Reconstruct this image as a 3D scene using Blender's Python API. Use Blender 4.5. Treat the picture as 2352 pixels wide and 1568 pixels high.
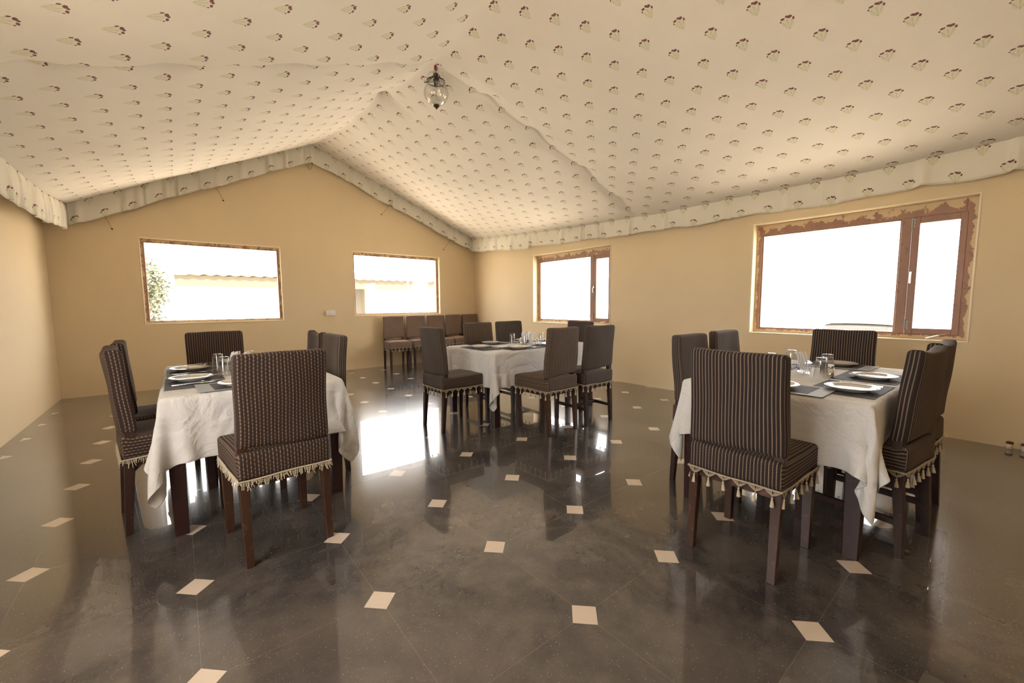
import bpy, bmesh, math, random
import numpy as np
from mathutils import Vector, Matrix

for o in list(bpy.data.objects):
    bpy.data.objects.remove(o)
C = bpy.context.scene.collection
PI = math.pi
R = math.radians

# ------------------------------------------------------------ camera, sky, sun, exposure
YAW, PITCH, ROLL = R(38.9136), R(5.1621), R(0.3706)
CAM = Vector((-1.1874, -1.0221, 1.2343))
fw = Vector((math.sin(YAW) * math.cos(PITCH), math.cos(YAW) * math.cos(PITCH), -math.sin(PITCH)))
rt = Vector((math.cos(YAW), -math.sin(YAW), 0))
up = rt.cross(fw)
cx_ = rt * math.cos(ROLL) - up * math.sin(ROLL)
cy_ = rt * math.sin(ROLL) + up * math.cos(ROLL)
cd = bpy.data.cameras.new('camera')
cam = bpy.data.objects.new('camera', cd)
C.objects.link(cam)
cd.sensor_width = 36.0
cd.lens = 36.0 * 947.97 / 2352.0
cd.clip_start = 0.02
m = Matrix((cx_, cy_, -fw)).transposed().to_4x4()
m.translation = CAM
cam.matrix_world = m
bpy.context.scene.camera = cam

world = bpy.data.worlds.new('sky')
bpy.context.scene.world = world
world.use_nodes = True
wn = world.node_tree.nodes['Background']
wn.inputs[0].default_value = (1.0, 0.985, 0.96, 1)
wn.inputs[1].default_value = 5.0
sd = bpy.data.lights.new('sun', 'SUN')
sd.energy = 20.0
sd.angle = R(2)
sd.color = (1.0, 0.95, 0.86)
sun = bpy.data.objects.new('sun', sd)
C.objects.link(sun)
sun.rotation_euler = Vector((0.34, 0.30, -0.90)).to_track_quat('-Z', 'Y').to_euler()
sun.location = (-5, -5, 12)

vs = bpy.context.scene.view_settings
vs.view_transform = 'Standard'
vs.look = 'None'
vs.gamma = 1.0
vs.use_curve_mapping = False
vs.exposure = 1.22

# ------------------------------------------------------------ room dimensions (metres)
XL, XR, YB, YF = -2.48, 4.21, 7.05, -3.0       # left, right, back, front wall faces
WT = 0.23
WIN = [  # window openings: axis, lo, hi, z0, z1
    ('Y', -1.555, 0.235, 0.985, 2.22),
    ('Y', 1.46, 3.305, 1.035, 2.25),
    ('X', 3.165, 4.99, 0.89, 2.16),
    ('X', -0.72, 1.06, 0.88, 2.15),
    ('L', -0.8, 1.0, 0.88, 2.15),      # window in the left wall, out of view
]
# daylight portals: one at each window opening
for i, (ax, a, b, z0, z1) in enumerate(WIN):
    ld = bpy.data.lights.new('window_portal', 'AREA')
    ld.shape = 'RECTANGLE'
    ld.size = b - a
    ld.size_y = z1 - z0
    ld.cycles.is_portal = True
    lo = bpy.data.objects.new('window_portal', ld)
    C.objects.link(lo)
    mid = ((a + b) / 2, (z0 + z1) / 2)
    if ax == 'Y':
        lo.location = (mid[0], YB + WT + 0.01, mid[1]); d = Vector((0, -1, 0))
    elif ax == 'X':
        lo.location = (XR + WT + 0.01, mid[0], mid[1]); d = Vector((-1, 0, 0))
    elif ax == 'F':
        lo.location = (mid[0], YF - WT - 0.01, mid[1]); d = Vector((0, 1, 0))
    else:
        lo.location = (XL - WT - 0.01, mid[0], mid[1]); d = Vector((1, 0, 0))
    lo.rotation_euler = d.to_track_quat('-Z', 'Z').to_euler()

# ------------------------------------------------------------ small helpers
def tag(o, label=None, cat=None, group=None, kind=None):
    if label: o['label'] = label
    if cat: o['category'] = cat
    if group: o['group'] = group
    if kind: o['kind'] = kind
    return o

def empty(name, loc=(0, 0, 0), rz=0.0):
    o = bpy.data.objects.new(name, None)
    o.empty_display_size = 0.1
    C.objects.link(o)
    o.location = loc
    o.rotation_euler = (0, 0, rz)
    return o

def obj(name, bm, mat=None, parent=None, smooth=False, loc=None):
    me = bpy.data.meshes.new(name)
    bm.to_mesh(me)
    bm.free()
    o = bpy.data.objects.new(name, me)
    C.objects.link(o)
    mats = mat if isinstance(mat, (list, tuple)) else [mat]
    for mm in mats:
        if mm: me.materials.append(mm)
    if smooth:
        me.polygons.foreach_set('use_smooth', [True] * len(me.polygons))
    if parent: o.parent = parent
    if loc: o.location = loc
    return o

def children(o):
    return [c for c in bpy.data.objects if c.parent == o]

def copy_tree(o, parent=None):
    c = o.copy()
    C.objects.link(c)
    c.parent = parent
    for ch in KIDS.get(o.name, []):
        copy_tree(ch, c)
    return c
KIDS = {}
def index_kids(o):
    KIDS[o.name] = [c for c in bpy.data.objects if c.parent == o]
    for c in KIDS[o.name]:
        index_kids(c)

def box(bm, x0, x1, y0, y1, z0, z1, M=None, mi=0):
    v = [bm.verts.new((x, y, z)) for x in (x0, x1) for y in (y0, y1) for z in (z0, z1)]
    if M is not None:
        for q in v: q.co = M @ q.co
    fs = []
    for a in ((0, 1, 3, 2), (4, 6, 7, 5), (0, 4, 5, 1), (2, 3, 7, 6), (0, 2, 6, 4), (1, 5, 7, 3)):
        f = bm.faces.new([v[i] for i in a]); f.material_index = mi; fs.append(f)
    return v

def bevel(bm, w=0.003, seg=2):
    bmesh.ops.bevel(bm, geom=list(bm.edges), offset=w, segments=seg, affect='EDGES', profile=0.6, clamp_overlap=True)

def bar(bm, pts, ws, ds=None, cap=True, side=Vector((1, 0, 0))):
    """square-section bar through pts with widths ws (x) and depths ds"""
    ds = ds or ws
    rings = []
    for i, p in enumerate(pts):
        p = Vector(p)
        a = Vector(pts[max(0, i - 1)]); b = Vector(pts[min(len(pts) - 1, i + 1)])
        t = (b - a).normalized()
        s = (side - t * side.dot(t)).normalized()
        n = t.cross(s)
        w, d = ws[i] / 2, ds[i] / 2
        rings.append([bm.verts.new(p + s * sx * w + n * sy * d) for sx, sy in ((-1, -1), (1, -1), (1, 1), (-1, 1))])
    for i in range(len(rings) - 1):
        for k in range(4):
            bm.faces.new([rings[i][k], rings[i][(k + 1) % 4], rings[i + 1][(k + 1) % 4], rings[i + 1][k]])
    if cap:
        bm.faces.new(rings[0][::-1]); bm.faces.new(rings[-1])
    return rings

def tube(bm, pts, r, n=8, closed=False, cap=True):
    rings = []
    N = len(pts)
    rr = r if isinstance(r, (list, tuple)) else [r] * N
    for i, p in enumerate(pts):
        p = Vector(p)
        if closed:
            a = Vector(pts[(i - 1) % N]); b = Vector(pts[(i + 1) % N])
        else:
            a = Vector(pts[max(0, i - 1)]); b = Vector(pts[min(N - 1, i + 1)])
        t = (b - a).normalized()
        h = Vector((0, 0, 1)) if abs(t.z) < 0.9 else Vector((1, 0, 0))
        s = t.cross(h).normalized()
        u = s.cross(t)
        rings.append([bm.verts.new(p + (s * math.cos(2 * PI * k / n) + u * math.sin(2 * PI * k / n)) * rr[i]) for k in range(n)])
    for i in range(N if closed else N - 1):
        A, B = rings[i], rings[(i + 1) % N]
        for k in range(n):
            bm.faces.new([A[k], A[(k + 1) % n], B[(k + 1) % n], B[k]])
    if cap and not closed:
        bm.faces.new(rings[0][::-1]); bm.faces.new(rings[-1])

def lathe(bm, prof, n=32, c=(0, 0, 0), sx=1, sy=1, rib=None):
    """prof: (r, z); rib(k/n, z) scales radius"""
    rings = []
    for r, z in prof:
        ring = []
        for k in range(n):
            a = 2 * PI * k / n
            rr = r * (rib(k / n, z) if rib else 1)
            ring.append(bm.verts.new((c[0] + sx * rr * math.cos(a), c[1] + sy * rr * math.sin(a), c[2] + z)))
        rings.append(ring)
    for i in range(len(rings) - 1):
        for k in range(n):
            bm.faces.new([rings[i][k], rings[i][(k + 1) % n], rings[i + 1][(k + 1) % n], rings[i + 1][k]])
    if prof[0] != prof[-1]:
        if prof[0][0] > 1e-6: bm.faces.new(rings[0][::-1])
        if prof[-1][0] > 1e-6: bm.faces.new(rings[-1])
    bmesh.ops.remove_doubles(bm, verts=bm.verts, dist=1e-6)

def roundbox(bm, h, r, seg, warp=None, uvf=None, c=(0, 0, 0)):
    """rounded box, half sizes h, corner radius r, seg interior cells per axis"""
    ax = []
    for k in range(3):
        H = h[k]; rr = min(r, H * 0.98)
        inner = list(np.linspace(-(H - rr), H - rr, seg[k] + 1))
        t = [1, 0.72, 0.38]
        ax.append([-(H - rr) - rr * q for q in t] + inner + [(H - rr) + rr * q for q in t[::-1]])
    uv = bm.loops.layers.uv.verify()
    cache = {}
    def vert(i, j, k):
        key = (i, j, k)
        if key not in cache:
            p = Vector((ax[0][i], ax[1][j], ax[2][k]))
            q = Vector([max(-(h[t] - min(r, h[t] * .98)), min(h[t] - min(r, h[t] * .98), p[t])) for t in range(3)])
            d = p - q
            if d.length > 1e-9:
                # blend cube-to-sphere direction
                m_ = max(abs(d.x), abs(d.y), abs(d.z))
                d = d.normalized() * min(r, 9) * (m_ / min(r, 9) if m_ < r * .999 else 1)
            p2 = q + d
            cache[key] = (bm.verts.new(p2 + Vector(c)), p2 + Vector(c))
        return cache[key]
    L = [len(a) - 1 for a in ax]
    def quad(ks, n):
        vs_ = [vert(*k) for k in ks]
        f = bm.faces.new([v[0] for v in vs_])
        f.smooth = True
        if uvf:
            for l, v in zip(f.loops, vs_):
                l[uv].uv = uvf(v[1], n)
    for i in range(L[0]):
        for j in range(L[1]):
            quad([(i, j, 0), (i, j + 1, 0), (i + 1, j + 1, 0), (i + 1, j, 0)], 'z')
            quad([(i, j, L[2]), (i + 1, j, L[2]), (i + 1, j + 1, L[2]), (i, j + 1, L[2])], 'z')
    for i in range(L[0]):
        for k in range(L[2]):
            quad([(i, 0, k), (i + 1, 0, k), (i + 1, 0, k + 1), (i, 0, k + 1)], 'y')
            quad([(i, L[1], k), (i, L[1], k + 1), (i + 1, L[1], k + 1), (i + 1, L[1], k)], 'y')
    for j in range(L[1]):
        for k in range(L[2]):
            quad([(0, j, k), (0, j, k + 1), (0, j + 1, k + 1), (0, j + 1, k)], 'x')
            quad([(L[0], j, k), (L[0], j + 1, k), (L[0], j + 1, k + 1), (L[0], j, k + 1)], 'x')
    if warp:
        for v, p in cache.values():
            v.co = warp(Vector(v.co))

# ------------------------------------------------------------ node expression helper
class E:
    def __init__(s, nt, sock): s.nt, s.s = nt, sock
    @staticmethod
    def m(nt, op, *a):
        n = nt.nodes.new('ShaderNodeMath'); n.operation = op
        for i, x in enumerate(a):
            if isinstance(x, E): nt.links.new(x.s, n.inputs[i])
            else: n.inputs[i].default_value = x
        return E(nt, n.outputs[0])
    def __add__(s, o): return E.m(s.nt, 'ADD', s, o)
    __radd__ = __add__
    def __sub__(s, o): return E.m(s.nt, 'SUBTRACT', s, o)
    def __rsub__(s, o): return E.m(s.nt, 'SUBTRACT', o, s)
    def __mul__(s, o): return E.m(s.nt, 'MULTIPLY', s, o)
    __rmul__ = __mul__
    def __truediv__(s, o): return E.m(s.nt, 'DIVIDE', s, o)
    def lt(s, o): return E.m(s.nt, 'LESS_THAN', s, o)
    def gt(s, o): return E.m(s.nt, 'GREATER_THAN', s, o)
    def abs(s): return E.m(s.nt, 'ABSOLUTE', s)
    def floor(s): return E.m(s.nt, 'FLOOR', s)
    def fract(s): return E.m(s.nt, 'FRACT', s)
    def sin(s): return E.m(s.nt, 'SINE', s)
    def sqrt(s): return E.m(s.nt, 'SQRT', s)
    def min(s, o): return E.m(s.nt, 'MINIMUM', s, o)
    def max(s, o): return E.m(s.nt, 'MAXIMUM', s, o)
    def atan2(s, o): return E.m(s.nt, 'ARCTAN2', s, o)
    def step(s, a, b):      # smoothstep a..b
        n = s.nt.nodes.new('ShaderNodeMapRange'); n.interpolation_type = 'SMOOTHSTEP'
        s.nt.links.new(s.s, n.inputs[0])
        n.inputs[1].default_value = a; n.inputs[2].default_value = b
        return E(s.nt, n.outputs[0])

class Mat:
    def __init__(s, name, base=(.8, .8, .8), rough=.6, **kw):
        s.mat = bpy.data.materials.new(name)
        s.mat.use_nodes = True
        s.nt = s.mat.node_tree
        s.b = s.nt.nodes['Principled BSDF']
        s.b.inputs['Base Color'].default_value = (*base, 1)
        s.b.inputs['Roughness'].default_value = rough
        for k, v in kw.items():
            s.b.inputs[k.replace('_', ' ')].default_value = v
    def coord(s, which='Object'):
        n = s.nt.nodes.new('ShaderNodeTexCoord')
        sp = s.nt.nodes.new('ShaderNodeSeparateXYZ')
        s.nt.links.new(n.outputs[which], sp.inputs[0])
        s.vec = n.outputs[which]
        return [E(s.nt, sp.outputs[i]) for i in range(3)]
    def noise(s, scale, detail=3, rough=.5, vec=None, dist=0, col=False, stretch=None):
        n = s.nt.nodes.new('ShaderNodeTexNoise')
        n.inputs['Scale'].default_value = scale
        n.inputs['Detail'].default_value = detail
        n.inputs['Roughness'].default_value = rough
        n.inputs['Distortion'].default_value = dist
        v = vec or s.vec
        if stretch:
            mp = s.nt.nodes.new('ShaderNodeMapping'); mp.inputs['Scale'].default_value = stretch
            s.nt.links.new(v, mp.inputs[0]); v = mp.outputs[0]
        s.nt.links.new(v, n.inputs['Vector'])
        return E(s.nt, n.outputs[0])
    def mix(s, fac, a, b):
        n = s.nt.nodes.new('ShaderNodeMix'); n.data_type = 'RGBA'
        if isinstance(fac, E): s.nt.links.new(fac.s, n.inputs[0])
        else: n.inputs[0].default_value = fac
        for sock, x in ((n.inputs[6], a), (n.inputs[7], b)):
            if isinstance(x, tuple): sock.default_value = (*x, 1)
            else: s.nt.links.new(x, sock)
        return n.outputs[2]
    def color(s, c): s.nt.links.new(c, s.b.inputs['Base Color'])
    def set(s, name, e): s.nt.links.new(e.s, s.b.inputs[name])
    def bump(s, h, strength=.3, dist=.01):
        n = s.nt.nodes.new('ShaderNodeBump')
        n.inputs['Strength'].default_value = strength
        n.inputs['Distance'].default_value = dist
        s.nt.links.new(h.s, n.inputs['Height'])
        s.nt.links.new(n.outputs[0], s.b.inputs['Normal'])

# ------------------------------------------------------------ materials
WALLC = (0.78, 0.62, 0.40)
M = {}
w = Mat('ochre_wall_paint', WALLC, .75)
w.coord(); n1 = w.noise(1.3, 5, .6); n2 = w.noise(45, 4)
w.color(w.mix(n1, (0.75, 0.595, 0.375), (0.80, 0.65, 0.43)))
w.bump(n2 * .6 + w.noise(9, 3), .12, .004)
M['wall'] = w.mat

f = Mat('polished_stone_floor', (.08, .07, .06), .07)
X, Y, Z = f.coord()
gx = ((X / .6 + .5).fract() - .5) * .6
gy = ((Y / .6 + .5).fract() - .5) * .6
edge = X.gt(-2.4)
dia = (gx.abs() + gy.abs()).lt(.068) * edge
joint = gx.abs().min(gy.abs()).lt(.0011) * edge
cloud = f.noise(1.6, 8, .62, dist=.8)
cl2 = f.noise(7, 6, .6, stretch=(1, 1.0, 1))
spk = f.noise(150, 2, .5).gt(.685)
spk2 = f.noise(62, 3, .6, dist=.5).gt(.70)
cA = f.mix(cloud.step(.33, .68), (0.042, 0.037, 0.037), (0.108, 0.092, 0.080))
cB = f.mix(cl2.step(.42, .72) * .5, cA, (0.145, 0.122, 0.104))
cC = f.mix(spk * .6, cB, (0.42, 0.36, 0.30))
cC = f.mix(spk2 * .35, cC, (0.24, 0.20, 0.16))
cD = f.mix(joint * .55, cC, (0.22, 0.18, 0.13))
cE = f.mix(dia, cD, (0.66, 0.55, 0.45))
f.color(cE)
f.set('Roughness', f.noise(3, 4) * .08 + .15 + dia * .05)
f.b.inputs['Coat Weight'].default_value = .9
f.b.inputs['Coat Roughness'].default_value = .02
f.bump(f.noise(5, 3), .02, .004)
f.b.inputs['IOR'].default_value = 1.5
f.b.inputs['Specular IOR Level'].default_value = .5
M['floor'] = f.mat

def block_print(name, base, strength=1.0):
    t = Mat(name, base, .9)
    U, V, _ = t.coord('UV')
    row = (V / .20).floor()
    cv = ((V / .20).fract() - .5) * .20
    cu = ((U / .29 + (row * .5).fract()).fract() - .5) * .29
    def dot(x, y, rx, ry):
        return (((cu - x) / rx) * ((cu - x) / rx) + ((cv - y) / ry) * ((cv - y) / ry)).lt(1)
    red = dot(-.018, .038, .0145, .0105).max(dot(-.002, .046, .009, .008)).max(dot(.023, .039, .0125, .008))
    red = red.max(dot(-.036, .018, .0065, .0105)).max(dot(.038, .024, .005, .006))
    # fan of stems from the base of the posy
    bx = cu; by = cv + .046
    ang = bx.atan2(by)
    rad = (bx * bx + by * by).sqrt()
    wob = t.noise(160, 2)
    fan = ((ang * 13 + wob * 3).sin().gt(.5)) * ang.abs().lt(.60) * rad.lt(.070) * rad.gt(.004)
    foot = dot(0, -.040, .005, .012)
    soft = dot(0.0, -.005, .032, .040)
    g = fan.max(foot)
    blot = t.noise(220, 2).gt(.40)
    n0 = t.noise(1.1, 4, .6); n3 = t.noise(3, 3)
    c0 = t.mix(n0.step(.35, .7), tuple(q * .97 for q in base), tuple(min(1, q * 1.03) for q in base))
    c1 = t.mix(soft * .30 * strength, c0, (0.60, 0.58, 0.36))
    c2 = t.mix(g * blot * .55 * strength, c1, (0.47, 0.50, 0.25))
    c3 = t.mix(red * (t.noise(300, 1).gt(.36)) * .95 * strength, c2, (0.13, 0.014, 0.018))
    t.color(c3)
    t.bump(t.noise(14, 5, .6, stretch=(1, .4, 1)), .18, .01)
    return t.mat
M['ceiling'] = block_print('block_printed_ceiling_cloth', (0.80, 0.75, 0.69))
M['valance'] = block_print('block_printed_valance_cloth', (0.76, 0.72, 0.63))

def upholstery(name, dark, light, pitch=.0157, duty=.19, dash=.011, dashamt=.45, check=0, sheen=.4, fac=.9):
    t = Mat(name, dark, .85)
    U, V, _ = t.coord('UV')
    q = (U / pitch).fract()
    st = (q - .5).abs().lt(duty)
    alt = ((U / pitch).floor() * .5).fract().gt(.1)
    d = (V / dash + alt * .5).fract().gt(.42)
    k = st * (1 - (1 - d) * dashamt) * (1 - alt * .25)
    if check:
        k = k * ((V / (pitch * .9)).fract().gt(.3) * .7 + .3)
    nz = t.noise(6, 3)
    c0 = t.mix(nz, tuple(x * .8 for x in dark), tuple(x * 1.25 for x in dark))
    t.color(t.mix(k * fac, c0, light))
    t.b.inputs['Sheen Weight'].default_value = sheen
    t.b.inputs['Sheen Roughness'].default_value = .45
    t.b.inputs['Sheen Tint'].default_value = (0.75, 0.55, 0.45, 1)
    t.bump(k + t.noise(30, 2) * .4, .35, .003)
    return t.mat
M['stripe_dark'] = upholstery('dark_brown_striped_upholstery', (.016, .007, .006), (.24, .175, .12), duty=.15, dashamt=.3, sheen=.03)
M['stripe_brown'] = upholstery('brown_dashed_upholstery', (.026, .010, .007), (.25, .18, .12), duty=.16, dashamt=.75, dash=.018, sheen=.06)
M['stripe_fine'] = upholstery('grey_brown_fine_striped_upholstery', (.028, .016, .012), (.17, .13, .10), pitch=.013, duty=.20, sheen=.12)
M['stripe_check'] = upholstery('brown_checked_upholstery', (.035, .016, .010), (.26, .19, .13), pitch=.0165, duty=.24, dashamt=.3, check=1, sheen=.08)
M['stripe_wall'] = upholstery('taupe_fine_striped_upholstery', (.15, .092, .066), (.27, .20, .15), pitch=.014, duty=.24, sheen=.2)

def wood(name, a, b, rough=.35, scale=14):
    t = Mat(name, a, rough)
    t.coord()
    n = t.noise(scale, 5, .6, stretch=(1, 1, .12), dist=.4)
    wear = t.noise(22, 3).gt(.64)
    c = t.mix(n, a, b)
    t.color(t.mix(wear * .35, c, tuple(min(1, x * 2.6) for x in b)))
    t.bump(n, .08, .003)
    return t.mat
M['dark_wood'] = wood('dark_stained_wood', (.020, .008, .006), (.042, .016, .010), .5)
M['red_wood'] = wood('reddish_brown_wood', (.030, .012, .007), (.065, .028, .016))
M['table_wood'] = wood('dark_mahogany_wood', (.018, .005, .005), (.034, .009, .008), .45)

t = Mat('white_table_linen', (.66, .64, .625), .8)
t.coord()
t.bump(t.noise(3.2, 3, .5, dist=2.0) + t.noise(8, 2, .5, dist=2.5) * .3, .75, .035)
t.b.inputs['Sheen Weight'].default_value = .1
M['linen'] = t.mat
t = Mat('grey_placemat', (.085, .082, .085), .7, Specular_IOR_Level=.15)
Xm, Ym, _ = t.coord()
t.color(t.mix((Ym * 900).sin().gt(0) * .25, (.075, .072, .076), (.13, .125, .13)))
M['mat'] = t.mat
M['mat_border'] = Mat('silver_grey_placemat_border', (.30, .30, .30), .6, Specular_IOR_Level=.3).mat
M['china'] = Mat('white_glazed_china', (.70, .67, .62), .08, Coat_Weight=.3).mat
M['steel'] = Mat('polished_steel', (.75, .74, .73), .14, Metallic=1.0).mat
M['old_metal'] = Mat('aged_bronze', (.045, .036, .028), .42, Metallic=.8).mat
M['zinc'] = Mat('galvanised_hinge_metal', (.30, .28, .25), .4, Metallic=.7).mat
M['paper'] = Mat('white_paper_napkin', (.86, .85, .84), .85).mat
M['kraft'] = Mat('tan_paper_strip', (.60, .34, .16), .7).mat
M['beige_cord'] = Mat('beige_cotton_cord', (.50, .42, .31), .9).mat
t = Mat('beige_knotted_fringe', (.44, .37, .27), .9)
U, V, _ = t.coord(); t.color(t.mix(t.noise(400, 2).gt(.52) * .7, (.50, .42, .31), (.16, .12, .08)))
M['net'] = t.mat
M['plastic'] = Mat('white_plastic', (.84, .82, .78), .3).mat
M['black'] = Mat('black_socket_holes', (.02, .02, .02), .5).mat
M['rust'] = Mat('rusty_brown_iron', (.10, .05, .03), .7).mat
M['redthread'] = Mat('red_thread', (.35, .03, .04), .8).mat
M['string'] = Mat('tan_string', (.42, .30, .16), .9).mat
M['chrome_thin'] = M['steel']

def thin_glass(name, tint=(1, 1, 1), ior=1.45, gl=.75, base=.045):
    mt = bpy.data.materials.new(name); mt.use_nodes = True
    nt = mt.node_tree; nt.nodes.clear()
    o = nt.nodes.new('ShaderNodeOutputMaterial')
    a = nt.nodes.new('ShaderNodeBsdfTransparent'); a.inputs[0].default_value = (*tint, 1)
    b = nt.nodes.new('ShaderNodeBsdfGlossy'); b.inputs['Roughness'].default_value = .02
    lw = nt.nodes.new('ShaderNodeLayerWeight'); lw.inputs[0].default_value = .5
    q = E(nt, lw.outputs['Facing'])
    fr = (q * q) * (q * q) * gl + base
    mx = nt.nodes.new('ShaderNodeMixShader')
    nt.links.new(fr.s, mx.inputs[0]); nt.links.new(a.outputs[0], mx.inputs[1]); nt.links.new(b.outputs[0], mx.inputs[2])
    nt.links.new(mx.outputs[0], o.inputs[0])
    return mt
M['pane'] = thin_glass('clear_window_glass')
M['lamp_glass'] = thin_glass('clear_ribbed_lamp_glass', (.95, .95, .94), 1.5, .85, .08)
M['glass'] = thin_glass('clear_drinking_glass', (.97, .975, .98), 1.5, .85, .09)

def frame_mat(name, ax, a, b, z0, z1, wear=.03):
    """brown window timber, overpainted along its outer edges with wall paint"""
    t = Mat(name, (.34, .19, .12), .5)
    X, Y, Z = t.coord()
    s = Y if ax == 'X' else X
    d = (s - a).min(b - s).min((z1 - Z) * .42)
    nz = t.noise(9, 6, .7); nb = t.noise(26, 5, .7)
    mask = (d + (nz - .5) * -.14 + (nb - .5) * .03).lt(wear)
    low = (Z - z0 + (nb - .5) * .10).lt(.030)
    grain = t.noise(18, 4, .6, stretch=(1, 1, .15))
    c = t.mix(grain, (.29, .155, .105), (.40, .23, .16))
    dirt = t.noise(14, 5, .7).gt(.60)
    c = t.mix(dirt * .35, c, (.12, .07, .05))
    t.color(t.mix(mask.max(low) * .9, c, (.70, .54, .32)))
    t.bump(mask + grain * .3, .3, .004)
    return t.mat

# ------------------------------------------------------------ floor and walls
bm = bmesh.new()
box(bm, XL - WT, XR + WT, YF - WT, YB + WT, -.12, 0)
tag(obj('floor', bm, M['floor']), kind='structure')

def wall(name, ax, face, sgn, lo, hi, holes, H=4.5):
    """wall slab with rectangular holes; ax = axis along the wall"""
    us = sorted({lo, hi, *[v for h in holes for v in h[:2]]})
    zs = sorted({0.0, H, *[v for h in holes for v in h[2:]]})
    bm = bmesh.new()
    def P(u, d, z):
        return (u, face + sgn * d, z) if ax == 'x' else (face + sgn * d, u, z)
    solid = lambda u, z: not any(h[0] < u < h[1] and h[2] < z < h[3] for h in holes)
    nu, nz = len(us) - 1, len(zs) - 1
    S = [[solid((us[i] + us[i + 1]) / 2, (zs[j] + zs[j + 1]) / 2) for j in range(nz)] for i in range(nu)]
    vc = {}
    def V(i, d, j):
        k = (i, d, j)
        if k not in vc: vc[k] = bm.verts.new(P(us[i], d * WT, zs[j]))
        return vc[k]
    for i in range(nu):
        for j in range(nz):
            if not S[i][j]: continue
            for d in (0, 1):
                bm.faces.new([V(i, d, j), V(i + 1, d, j), V(i + 1, d, j + 1), V(i, d, j + 1)])
            if i == 0 or not S[i - 1][j]: bm.faces.new([V(i, 0, j), V(i, 1, j), V(i, 1, j + 1), V(i, 0, j + 1)])
            if i == nu - 1 or not S[i + 1][j]: bm.faces.new([V(i + 1, 0, j), V(i + 1, 1, j), V(i + 1, 1, j + 1), V(i + 1, 0, j + 1)])
            if j == 0 or not S[i][j - 1]: bm.faces.new([V(i, 0, j), V(i, 1, j), V(i + 1, 1, j), V(i + 1, 0, j)])
            if j == nz - 1 or not S[i][j + 1]: bm.faces.new([V(i, 0, j + 1), V(i, 1, j + 1), V(i + 1, 1, j + 1), V(i + 1, 0, j + 1)])
    bmesh.ops.recalc_face_normals(bm, faces=bm.faces)
    return tag(obj(name, bm, M['wall']), kind='structure')

hole = lambda w: (w[1], w[2], w[3], w[4])
wall('wall_back', 'x', YB, 1, XL - WT, XR + WT, [hole(WIN[0]), hole(WIN[1])])
wall('wall_right', 'y', XR, 1, YF, YB, [hole(WIN[2]), hole(WIN[3])])
wall('wall_front', 'x', YF, -1, XL - WT, XR + WT, [])
wall('wall_left', 'y', XL, -1, YF, YB, [hole(WIN[4])])

# ------------------------------------------------------------ draped cloth ceiling
RX = 0.79
EL, ER, EB = -2.24, 4.09, 6.92      # planes of the hanging valances
RIDGE = [(-3.3, 3.86), (0.2, 3.86), (1.0, 3.76), (1.74, 3.563), (2.1, 3.495), (2.38, 3.452), (2.6, 3.492), (2.8, 3.502),
         (3.1, 3.517), (3.46, 3.575), (3.757, 3.615), (4.1, 3.645), (4.45, 3.655), (4.8, 3.685), (5.35, 3.742),
         (6.17, 3.856), (6.96, 4.02), (7.3, 4.05)]
EAVR = [(-3.3, 2.53), (-.93, 2.53), (0, 2.49), (1.19, 2.485), (2.34, 2.475), (2.6, 2.49), (4.0, 2.52), (5.5, 2.60), (6.83, 2.705), (7.3, 2.72)]
EAVL = [(-3.3, 2.46), (2.6, 2.455), (4.33, 2.481), (5.1, 2.509), (5.78, 2.534), (6.94, 2.592), (7.3, 2.60)]
def lerp(T, y): return float(np.interp(y, [a for a, _ in T], [b for _, b in T]))
SUP = [-2.2, 2.6, 6.92]             # lines across the room where the cloth is held up
KN_R = [1.45, 2.09, 2.94, 3.67]
KN_L = [0.33, -.43, -1.15, -1.75]
def ceil_z(x, y):
    zr = lerp(RIDGE, y)
    yy = min(y, 6.92)
    right = x > RX
    ze = lerp(EAVR if right else EAVL, yy)
    ex = ER if right else EL
    s = (x - RX) / (ex - RX)
    sc = max(0., min(1., s))
    z = zr + (ze - zr) * sc
    prof = math.sin(PI * sc)
    if y < 2.6: t = (y + 2.2) / 4.8
    else: t = (y - 2.6) / 4.32
    bay = abs(math.sin(PI * t)) ** .8
    near = y < 2.6
    if right:
        z += .075 * prof * math.exp(-((y - 2.6) / .9) ** 2)
        z -= (.13 if near else .11) * prof * bay
    else:
        z -= (.15 if near else .10) * prof * bay
    # crease along the rope: sharp on the far side, with knots lifting it
    d = y - 2.6
    kn = KN_R if right else KN_L
    for k in kn:
        z += .055 * math.exp(-((x - k) / .11) ** 2 - (d / .12) ** 2)
    e_ = min(1, prof * 4)
    if d > 0: z -= (.055 if right else .02) * e_ * (1 - math.exp(-d / .04)) * math.exp(-d / .5)
    for ky, ka in ((3.757, .12), (4.58, .045), (5.5, .03)):
        z += ka * math.exp(-abs(y - ky) / .16) * math.exp(-sc / .07)
    if not right and d < 0: z -= .07 * e_ * (1 - math.exp(d / .05)) * math.exp(d / .5)
    # soft tension waves
    z += .006 * math.sin(3.1 * y + 1.7 * x) * prof + .004 * math.sin(7.3 * x - 2.1 * y) * prof
    # pulls down into the corners
    if not right:
        z -= .05 * math.exp(-((x - EL) / .35) ** 2 - ((y - 5.6) / 1.2) ** 2)
    return z

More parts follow.
